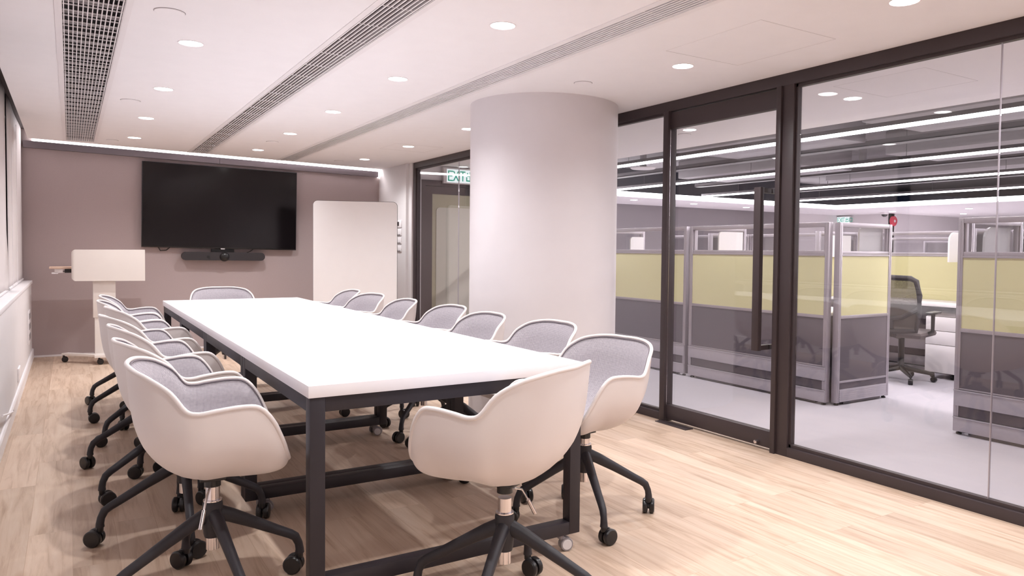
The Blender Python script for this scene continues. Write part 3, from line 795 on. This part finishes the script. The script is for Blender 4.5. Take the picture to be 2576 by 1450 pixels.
def mesh_chair(x, y, deg, label):
    t = thing('task_chair', label, 'office chair', (x, y, 0), R(deg), 'dark mesh office chairs')
    bm = bmesh.new(); bm_box(bm, -.24, .24, -.22, .26, .42, .48, bev=.03); obj('seat', bm, M['mesh'], t, smooth=True)
    # back frame: front is +y, back at -y
    yb = -.27
    def pt(u, v): return (u, yb-.10*v-.02*(1-(u/.24)**2), .50+v)
    loop = [(-.21, 0), (-.235, .15), (-.24, .32), (-.215, .45), (-.17, .475), (0, .48), (.17, .475), (.215, .45), (.24, .32), (.235, .15), (.21, 0), (0, -.02)]
    bm = bmesh.new(); bm_loop_tube(bm, [pt(*q) for q in loop], .024, 8)
    bm_tube(bm, [pt(-.23, .20), pt(-.1, .12), pt(0, .10), pt(.1, .12), pt(.23, .20)], .022, 8)
    bm_tube(bm, [(0, -.08, .42), (0, -.26, .45), pt(0, .1)], .025, 8); obj('back_frame', bm, M['bar'], t, smooth=True)
    bm = bmesh.new(); vs = [bm.verts.new(pt(*q)) for q in loop]; c_ = bm.verts.new(pt(0, .22))
    for i in range(len(vs)): bm.faces.new((vs[i], vs[(i+1) % len(vs)], c_))
    o = obj('back_mesh', bm, M['veil'], t); so = o.modifiers.new('t', 'SOLIDIFY'); so.thickness = .003
    for s in (-1, 1):
        bm = bmesh.new(); bm_box(bm, s*.27-.035, s*.27+.035, -.12, .14, .64, .665, bev=.01); bm_tube(bm, [(s*.2, 0, .44), (s*.27, 0, .48), (s*.27, 0, .645)], .018, 8); obj('armrest', bm, M['plastic'], t, smooth=True)
    bm = bmesh.new(); bm_tube(bm, [(0, 0, .10), (0, 0, .42)], .028, 12); obj('gas_lift', bm, M['plastic'], t, smooth=True)
    for k in range(5):
        a = 2*PI*k/5+.3; dx, dy = math.cos(a), math.sin(a)
        bm = bmesh.new(); bm_tube(bm, [(dx*.02, dy*.02, .12), (dx*.28, dy*.28, .075)], [.028, .016], 8); lg = obj('leg', bm, M['plastic'], t, smooth=True)
        bm = bmesh.new(); bm_lathe(bm, [(.024, -.02), (.027, -.015), (.027, .015), (.024, .02)], 14, 'X', (0, 0, 0), Matrix.Rotation(a+1.2, 3, 'Z')); bmesh.ops.translate(bm, verts=bm.verts, vec=(dx*.28, dy*.28, .027)); bm_tube(bm, [(dx*.28, dy*.28, .03), (dx*.28, dy*.28, .075)], .008, 6); obj('castor', bm, M['plastic'], lg, smooth=True)
    return t
veil = bpy.data.materials.new('sheer_chair_mesh'); veil.use_nodes = True
_nt = veil.node_tree; _b = _nt.nodes['Principled BSDF']; _b.inputs['Base Color'].default_value = (.13, .11, .10, 1); _b.inputs['Roughness'].default_value = .9
_n = _nt.nodes.new('ShaderNodeTexNoise'); _n.inputs['Scale'].default_value = 900
_tc = _nt.nodes.new('ShaderNodeTexCoord'); _nt.links.new(_tc.outputs['Object'], _n.inputs[0]); _cr = _nt.nodes.new('ShaderNodeValToRGB')
_cr.color_ramp.elements[0].position = .42; _cr.color_ramp.elements[1].position = .56; _nt.links.new(_n.outputs[0], _cr.inputs[0]); _nt.links.new(_cr.outputs[0], _b.inputs['Alpha'])
M['veil'] = veil
mesh_chair(6.64, 4.11, -76, 'dark mesh office chair with open back frame at the cubicle desk, left of the pedestal')

# ------------------------------------------------------------ conference table
XL, XR, YN, YF = .6362, 1.7113, 2.3879, 6.7835
TB = thing('conference_table', 'long white meeting table on black square-tube frames with castors', 'table', ((XL+XR)/2, (YN+YF)/2, 0))
ox, oy = (XL+XR)/2, (YN+YF)/2
box('tabletop', M['top'], XL-ox, XR-ox, YN-oy, YF-oy, .710, .75, TB, bev=.0015)
f0, f1 = XL+.006-ox, XR-.006-ox
n = 4; ML = (YF-YN-.012)/n
for i in range(n):
    a = YN+.006+i*ML-oy+(.0015 if i else 0); b = YN+.006+(i+1)*ML-oy-(.0015 if i < n-1 else 0)
    bm = bmesh.new()
    for yy in (a, b-.05):
        bm_box(bm, f0, f0+.05, yy, yy+.05, .068, .7095, bev=.003)
        bm_box(bm, f1-.05, f1, yy, yy+.05, .068, .7095, bev=.003)
        bm_box(bm, f0+.05, f1-.05, yy, yy+.05, .068, .118, bev=.002)
        bm_box(bm, f0+.05, f1-.05, yy+.004, yy+.046, .660, .7095, bev=.002)
    for xx in (f0, f1-.04): bm_box(bm, xx, xx+.04, a+.05, b-.05, .660, .7095, bev=.002)
    fr = obj('base_frame', bm, M['tframe'], TB, smooth=True)
    for xx, yy in ((f0+.075, a+.025), (f1-.075, a+.025), (f0+.075, b-.025), (f1-.075, b-.025)):
        ww = thing('castor', '', '', (xx, yy, 0)); ww.parent = fr
        del ww['label']; del ww['category']
        me_rot = random.choice((-.5, .2, -.2, .6))
        bm = bmesh.new(); bm_tube(bm, [(0, 0, .068), (0, 0, .052)], .013, 12); bm_tube(bm, [(0, 0, .056), (.018, 0, .044), (.022, 0, .028)], [.012, .015, .008], 8)
        for s in (-1, 1): bm_lathe(bm, [(.021, s*.004), (.026, s*.006), (.027, s*.013), (.025, s*.017)], 20, 'Y', (.022, 0, .0275))
        bmesh.ops.rotate(bm, verts=bm.verts, cent=(0,0,0), matrix=Matrix.Rotation(me_rot, 3, 'Z'))
        bm.normal_update()
        o = obj('castor', bm, M['greyp'], fr, smooth=True); o.location = (xx, yy, 0)
        bm = bmesh.new()
        for s in (-1, 1): bm_lathe(bm, [(.0205, s*.0165), (.0195, s*.0185)], 20, 'Y', (.022, 0, .0275))
        bmesh.ops.rotate(bm, verts=bm.verts, cent=(0,0,0), matrix=Matrix.Rotation(me_rot, 3, 'Z'))
        bm2 = bm
        # hub discs share the castor object as a second material
        me = o.data; me.materials.append(M['lgrey'])
        tmp = bpy.data.meshes.new('t'); bm2.to_mesh(tmp); bm2.free()
        bmj = bmesh.new(); bmj.from_mesh(me); k0 = len(bmj.faces); bmj.from_mesh(tmp); bmj.faces.ensure_lookup_table()
        for f in bmj.faces[k0:]: f.material_index = 1
        bmesh.ops.recalc_face_normals(bmj, faces=bmj.faces)
        bmj.to_mesh(me); bmj.free(); bpy.data.meshes.remove(tmp)
        bpy.data.objects.remove(ww)

# ------------------------------------------------------------ shell armchairs
CP = [(0,.235,.487),(.12,.238,.489),(.188,.236,.499),(.230,.223,.530),(.257,.202,.585),(.276,.172,.645),(.288,.130,.690),(.296,.075,.698),(.299,.0,.692),(.298,-.050,.686),(.291,-.09,.697),(.273,-.135,.752),(.236,-.192,.790),(.172,-.236,.808),(.088,-.260,.816)]
def rim_curve(k=4):
    P = [np.array(p, float) for p in CP]+[np.array((0, -.268, .816))]
    P += [np.array((-p[0], p[1], p[2])) for p in P[-2:0:-1]]
    n = len(P); out = []
    for i in range(n):
        a, b, c, d_ = P[i-1], P[i], P[(i+1) % n], P[(i+2) % n]
        for q in range(k):
            t = q/k; out.append(.5*((2*b)+(c-a)*t+(2*a-5*b+4*c-d_)*t*t+(3*b-a-3*c+d_)*t**3))
    return np.array(out)
RIM = rim_curve()*np.array((.965, .95, 1.0))
PROF_A = np.array([0, .15, .30, .45, .58, .68, .76, .82, .865, .90, .925, .945, .962, .976, .988, 1.0])
PROF_B = np.array([0, .01, .035, .08, .14, .20, .265, .33, .40, .47, .54, .62, .70, .80, .90, 1.0])
def interp_prof(t):
    x = np.linspace(0, 1, len(PROF_A)); return np.interp(t, x, PROF_A), np.interp(t, x, PROF_B)
C0 = np.array((0, .0, .428))
NT = 26
TT = np.linspace(0, 1, NT+1)
def bowl(t):
    a, b = interp_prof(t)
    P = np.zeros_like(RIM)
    hz = RIM[:, 2]-C0[2]
    # low front lip rises late, high sides follow the full bowl curve
    P[:, 0] = RIM[:, 0]*a; P[:, 1] = RIM[:, 1]*a
    # keep the middle of the back a little fuller (lean)
    P[:, 2] = C0[2] + hz*b
    # seat underside drops slightly towards the back centre
    P[:, 2] -= .012*np.exp(-((P[:, 0]/.16)**2+((P[:, 1]+.06)/.16)**2))
    return P
GRID = np.array([bowl(t) for t in TT])          # [t, phi, 3]
dT = np.gradient(GRID, axis=0); dP = (np.roll(GRID, -1, 1)-np.roll(GRID, 1, 1))
NRM = np.cross(dP, dT); ln = np.linalg.norm(NRM, axis=2, keepdims=True); ln[ln < 1e-9] = 1; NRM = NRM/ln
NRM[0] = (0, 0, 1)
if NRM[3, 0, 2] < 0: NRM = -NRM
NRM[0] = (0, 0, 1)
NP = RIM.shape[0]
def sheet(bm, G, closed_center=True, flip=False):
    c = bm.verts.new(G[0, 0]); rows = []
    for i in range(1, G.shape[0]): rows.append([bm.verts.new(v) for v in G[i]])
    def F(vs):
        bm.faces.new(vs[::-1] if flip else vs)
    for j in range(NP): F((c, rows[0][j], rows[0][(j+1) % NP]))
    for a, b in zip(rows, rows[1:]):
        for j in range(NP): F((a[j], b[j], b[(j+1) % NP], a[(j+1) % NP]))
    return rows
uvs = {}
def make_armchair():
    t = thing('shell_armchair', '', 'chair')
    bm = bmesh.new()
    o_rows = sheet(bm, GRID)
    inner = GRID + NRM*.008
    i_rows = sheet(bm, inner, flip=True)
    for j in range(NP): bm.faces.new((o_rows[-1][j], i_rows[-1][j], i_rows[-1][(j+1) % NP], o_rows[-1][(j+1) % NP]))
    lip = (GRID[-1]+inner[-1])/2
    bm_loop_tube(bm, lip, .0078, 10)
    obj('shell', bm, M['shell'], t, smooth=True)
    # upholstered liner
    off = np.full(NT+1, .027); off[-1] = .010; off[-2] = .016; off[-3] = .022; off[-4] = .0255
    tt = TT*.988
    G2 = np.array([bowl(q) for q in tt]); 
    N2 = np.array([[NRM[min(NT, int(round(q*NT)))][j] for j in range(NP)] for q in tt])
    N2 = N2
    for _ in range(2): N2[1:-1] = (N2[:-2]+N2[1:-1]*2+N2[2:])/4
    N2 = N2/np.linalg.norm(N2, axis=2, keepdims=True)
    G2 = G2 + N2*off[:, None, None]
    bm = bmesh.new(); rows = sheet(bm, G2, flip=True)
    uv = bm.loops.layers.uv.new('UVMap')
    for f in bm.faces:
        nn = f.normal; f.normal_update(); nn = f.normal
        for l in f.loops:
            co = l.vert.co
            if abs(nn.z) > .6: l[uv].uv = (co.x, co.y)
            elif abs(nn.x) > abs(nn.y): l[uv].uv = (co.y, co.z)
            else: l[uv].uv = (co.x, co.z)
    cu = obj('cushion', bm, M['fabric'], t, smooth=True)
    bm = bmesh.new(); bm_loop_tube(bm, G2[-1]+N2[-1]*.003, .0026, 6); obj('piping', bm, M['piping'], cu, smooth=True)
    # swivel column
    bm = bmesh.new(); bm_box(bm, -.032, .032, -.04, .04, .406, .418, bev=.003); bm_tube(bm, [(0, 0, .384), (0, 0, .408)], .026, 20); obj('mounting_plate', bm, M['plastic'], t, smooth=True)
    bm = bmesh.new(); bm_tube(bm, [(0, 0, .325), (0, 0, .385)], .0225, 20); bm_tube(bm, [(0, 0, .334), (0, 0, .338)], .030, 20); obj('gas_lift', bm, M['chrome'], t, smooth=True)
    bm = bmesh.new(); bm_tube(bm, [(0, 0, .170), (0, 0, .24)], .0215, 20); obj('lower_tube', bm, M['chrome'], t, smooth=True)
    bm = bmesh.new(); bm_lathe(bm, [(.026, .212), (.029, .225), (.031, .25), (.032, .325), (.030, .332)], 24); hub = obj('hub', bm, M['black'], t, smooth=True)
    bm = bmesh.new(); bm_tube(bm, [(.04, -.01, .388), (.075, -.02, .375), (.10, -.03, .335)], .004, 8); bm_tube(bm, [(.10, -.03, .335), (.128, -.042, .282)], .0065, 10); obj('lever', bm, M['chrome'], t, smooth=True)
    return t
def make_base(parent, ang):
    """four star legs, each with its twin-wheel castor, turned by ang relative to the chair"""
    for k in range(4):
        a = ang + k*PI/2
        dx, dy = math.cos(a), math.sin(a)
        prof = [(.012, .292), (.06, .270), (.14, .226), (.22, .180), (.268, .153), (.288, .138), (.300, .112), (.304, .090), (.304, .076)]
        rr = [(.022, .026), (.021, .024), (.018, .020), (.016, .0175), (.0155, .0165), (.0150, .016), (.0135, .0145), (.015, .015), (.0165, .0165)]
        bm = bmesh.new(); bm_tube(bm, [(dx*r_, dy*r_, z) for r_, z in prof], rr, 12)
        lg = obj('leg', bm, M['black'], parent, smooth=True)
        sw = SWIV[k % len(SWIV)]
        ca = a+sw
        rot = Matrix.Rotation(ca, 3, 'Z')
        bm = bmesh.new()
        for s in (-1, 1):
            bm_lathe(bm, [(.021, s*.003), (.030, s*.005), (.0335, s*.010), (.0335, s*.021), (.029, s*.026), (.013, s*.027)], 22, 'Y', (.022, 0, .0335))
        bm_tube(bm, [(.022, -.004, .0335), (.022, .004, .0335)], .015, 10)
        bm_tube(bm, [(0, 0, .078), (0, 0, .062), (.012, 0, .052)], [.0135, .0135, .010], 12)
        bmesh.ops.rotate(bm, verts=bm.verts, cent=(0,0,0), matrix=rot)
        bmesh.ops.translate(bm, verts=bm.verts, vec=(dx*.304, dy*.304, 0))
        obj('castor', bm, M['plastic'], lg, smooth=True)
SWIV = [2.4, .5, -1.1, 3.9]
proto = make_armchair()
CH = [  # hub x, y, facing degrees, base turn (world degrees), dz, label
 (.40, 2.70, -6, 9, 0, 'white shell armchair nearest the camera on the window side of the table'),
 (.395, 3.385, 7, -3, 0, 'white shell armchair on the window side, right behind the nearest one'),
 (.40, 4.02, 6, 20, 0, 'white shell armchair on the window side, third along the table'),
 (.385, 4.64, 9, 5, 0, 'white shell armchair on the window side turned half away, showing little grey cloth'),
 (.43, 5.255, 6, 30, 0, 'white shell armchair on the window side, with its grey inner arm facing the camera'),
 (.405, 5.87, -1, 10, 0, 'white shell armchair on the window side, second from the far end'),
 (.435, 6.48, -4, 0, 0, 'white shell armchair on the window side, farthest, before the lectern stand'),
 (1.915, 2.66, 187, -20, -.02, 'white shell armchair with grey cloth inside, nearest on the glass wall side'),
 (1.947, 3.27, 180, -26, 0, 'white shell armchair before the column base, second on the glass wall side'),
 (1.885, 3.885, 178, 30, 0, 'white shell armchair at the left edge of the column, third on the glass side'),
 (1.947, 4.51, 179, 40, 0, 'white shell armchair on the glass wall side before the corridor door, fourth along'),
 (1.91, 5.23, 176, 10, 0, 'white shell armchair on the glass wall side, right of the mobile whiteboard'),
 (1.92, 5.96, 187, 25, 0, 'white shell armchair overlapping the right edge of the whiteboard'),
 (1.942, 6.60, 178, 5, 0, 'white shell armchair farthest on the glass side, before the whiteboard'),
 (1.188, 2.09, 119, 44, .018, 'white shell armchair seen from behind at the near end of the table'),
 (1.19, 7.28, 272, 20, 0, 'white shell armchair at the far end of the table, under the television'),
]
for i, (x, y, deg, bdeg, dz, lab) in enumerate(CH):
    o = proto if i == 0 else copy_tree(proto)
    o.location = (x, y, 0); o.rotation_euler = (0, 0, R(deg-90))
    o['label'] = lab; o['category'] = 'chair'; o['group'] = 'white shell armchairs round the meeting table'
BASES = {}
for i, (x, y, deg, bdeg, dz, lab) in enumerate(CH):
    o = [q for q in bpy.data.objects if q.get('label') == lab][0]
    SWIV = [[2.4, .5, -1.1, 3.9], [1.2, 2.9, -.4, 2.0], [-2.0, .9, 3.0, .2]][i % 3]
    make_base(o, R(bdeg-deg+90))
    if dz:
        for ch in o.children:
            if ch.name.split('.')[0] in ('shell', 'cushion', 'lever', 'mounting_plate'): ch.location.z += dz

# ------------------------------------------------------------ television, video bar
t = thing('television', 'large black flat television on the brown end wall', 'television', (1.531, YW-.003, 1.655))
rotv = Matrix.Rotation(R(.75), 4, 'Y')
hw_, hh = .846, .4815
bm = bmesh.new(); bm_box(bm, -hw_, hw_, -.075, -.035, -hh, hh, bev=.003, rot=rotv); bm_box(bm, -.4, .4, -.035, .0, -.25, .25, rot=rotv); obj('body', bm, M['tvb'], t, smooth=True)
bm = bmesh.new(); bm_box(bm, -hw_+.008, hw_-.008, -.0765, -.0752, -hh+.014, hh-.008, rot=rotv); obj('screen_glass', bm, M['screen'], t)
bm = bmesh.new(); bm_box(bm, -.022, .022, -.079, -.070, -hh-.008, -hh+.004, rot=rotv); obj('badge', bm, M['lgrey'], t)
bm = bmesh.new(); bm_tube(bm, [(-.68, -.03, -.47), (-.66, -.03, -.51), (-.60, -.03, -.505), (-.56, -.03, -.47)], .006, 8); obj('cable', bm, M['plastic'], t, smooth=True)
t = thing('video_bar', 'long black conference camera bar mounted under the television', 'camera bar', (1.538, YW-.003, 1.083))
rotb = Matrix.Rotation(R(.3), 4, 'Y')
bm = bmesh.new(); bm_prism(bm, rrect(-.456, .456, -.048, .048, .0478, 8), 'Y', -.115, -.035); bmesh.ops.rotate(bm, verts=bm.verts, cent=(0,0,0), matrix=rotb); obj('body', bm, M['bar'], t, smooth=True)
bm = bmesh.new(); bm_lathe(bm, [(.052, -.035), (.056, -.10), (.050, -.128), (.036, -.140), (.018, -.146)], 32, 'Y', (0.0, 0, -.005)); obj('lens', bm, M['plastic'], t, smooth=True)
bm = bmesh.new(); bm_lathe(bm, [(.018, -.114), (.017, -.120)], 20, 'Y', (-.172, 0, -.005)); obj('sensor', bm, M['plastic'], t)
bm = bmesh.new(); bm_box(bm, -.13, .12, -.035, 0, -.03, .085); obj('bracket', bm, M['tvb'], t)
bm = bmesh.new(); bm_tube(bm, [(.26, -.03, .045), (.30, -.03, .06), (.34, -.03, .09)], .004, 8); obj('cable', bm, M['plastic'], t, smooth=True)

# ------------------------------------------------------------ lectern on castors
t = thing('lectern', 'cream height-adjustable lectern on a castor base in the left far corner', 'lectern', (.30, 8.80, 0))
bm = bmesh.new()
# modesty panel: flat front, rounded left edge that wraps back
pl = [(.36, -.03)] + [(-.257+.03*math.cos(R(a)), 0+.03*math.sin(R(a))) for a in range(270, 175, -15)] + [(-.287, .12), (-.272, .12)] + [(-.257+.015*math.cos(R(a)), 0+.015*math.sin(R(a))) for a in range(180, 275, 15)] + [(.36, -.015)]
bm_prism(bm, pl, 'Z', .833, 1.156)
for v in bm.verts:
    dd = min(1, max(0, (-.232-v.co.x)/.055)); off = .040*(1-math.sqrt(1-dd*dd)); v.co.z += off if v.co.z < 1 else -off
obj('front_panel', bm, M['cream'], t, smooth=True)
box('desktop', M['wood'], -.475, .34, .13, .44, .955, .975, t, bev=.004)
bm = bmesh.new(); bm_box(bm, -.43, -.36, .15, .19, .915, .955); bm_box(bm, -.455, -.40, .15, .19, .905, .92); obj('bracket', bm, M['white'], t)
bm = bmesh.new(); bm_box(bm, -.345, -.22, .15, .20, .915, .954); bm_tube(bm, [(-.40, .17, .93), (-.30, .17, .93)], .005, 6); obj('spring', bm, M['plastic'], t)
box('lift_column', M['cream'], -.105, .095, .02, .10, .46, .93, t, bev=.004)
box('lower_column', M['cream'], -.092, .080, .03, .09, .09, .465, t, bev=.004)
bm = bmesh.new()
for s in (-1, 1):
    bm_prism(bm, [(-.38*s, .20), (-.02*s, -.16), (.05*s, -.12), (-.32*s, .24)] if s == 1 else [(.45, .20), (.06, -.16), (-.0, -.12), (.39, .24)], 'Z', .075, .095)
bm_box(bm, -.10, .10, -.16, .12, .072, .094)
obj('base', bm, M['cream'], t)
for a, b in ((-.36, .215), (-.06, -.13), (.08, -.13), (.42, .215)):
    bm = bmesh.new()
    for s in (-1, 1): bm_lathe(bm, [(.020, s*.003), (.028, s*.006), (.0295, s*.014), (.024, s*.021)], 18, 'Y', (a+.01, b, .0295))
    bm_tube(bm, [(a, b, .05), (a, b, .075)], .010, 8); bm_tube(bm, [(a+.01, b-.004, .03), (a+.01, b+.004, .03)], .014, 8)
    obj('castor', bm, M['plastic'], t, smooth=True)

# ------------------------------------------------------------ mobile whiteboard
pL, pR = Vector((2.345, 8.60, 0)), Vector((3.225, 8.27, 0))
ang = math.atan2(pR.y-pL.y, pR.x-pL.x); Lw = (pR-pL).length
t = thing('whiteboard', 'tall white mobile whiteboard with round corners in the far right corner', 'whiteboard', pL, ang)
bm = bmesh.new(); bm_prism(bm, rrect(0, Lw, .30, 1.735, .05, 8), 'Y', -.006, .0); obj('board', bm, M['wboard'], t)
bm = bmesh.new(); bm_prism(bm, rrect(-.003, Lw+.004, .297, 1.739, .053, 8), 'Y', 0.0005, .024); obj('back_edge', bm, M['tvb'], t)
bm = bmesh.new()
for xx in (.08, Lw-.08): bm_box(bm, xx-.02, xx+.02, .03, .07, .06, 1.2); bm_box(bm, xx-.02, xx+.02, -.22, .26, .058, .09)
for xx in (.08, Lw-.08): bm_box(bm, xx-.015, xx+.015, .024, .03, .9, 1.1)
obj('stand', bm, M['black'], t)
for xx in (.08, Lw-.08):
    for yy in (-.2, .24):
        bm = bmesh.new(); bm_lathe(bm, [(.024, -.012), (.027, -.008), (.027, .008), (.024, .012)], 14, 'X', (xx, yy, .027)); bm_tube(bm, [(xx, yy, .04), (xx, yy, .06)], .008, 8); obj('castor', bm, M['plastic'], t, smooth=True)

# switches on the right return wall
for i, (z0, z1, lab) in enumerate(((1.46, 1.55, 'white control panel with a small dark display, topmost on the right end wall'),
                 (1.36, 1.44, 'white light switch below the display panel on the right end wall'),
                 (1.26, 1.34, 'white light switch between two others on the right end wall'),
                 (1.16, 1.24, 'white light switch, lowest on the right end wall'))):
    t = thing('wall_switch', lab, 'switch', (3.465, 8.80, z0), 0, 'wall controls')
    box('plate', M['white'], -.010, 0, -.07, .07, 0, z1-z0, t, bev=.002)
    if i == 0: box('display', M['plastic'], -.012, -.010, .0, .06, .02, .07, t)
    else: box('rocker', M['greyp'], -.014, -.010, -.05, .05, .0, .016, t, bev=.002)
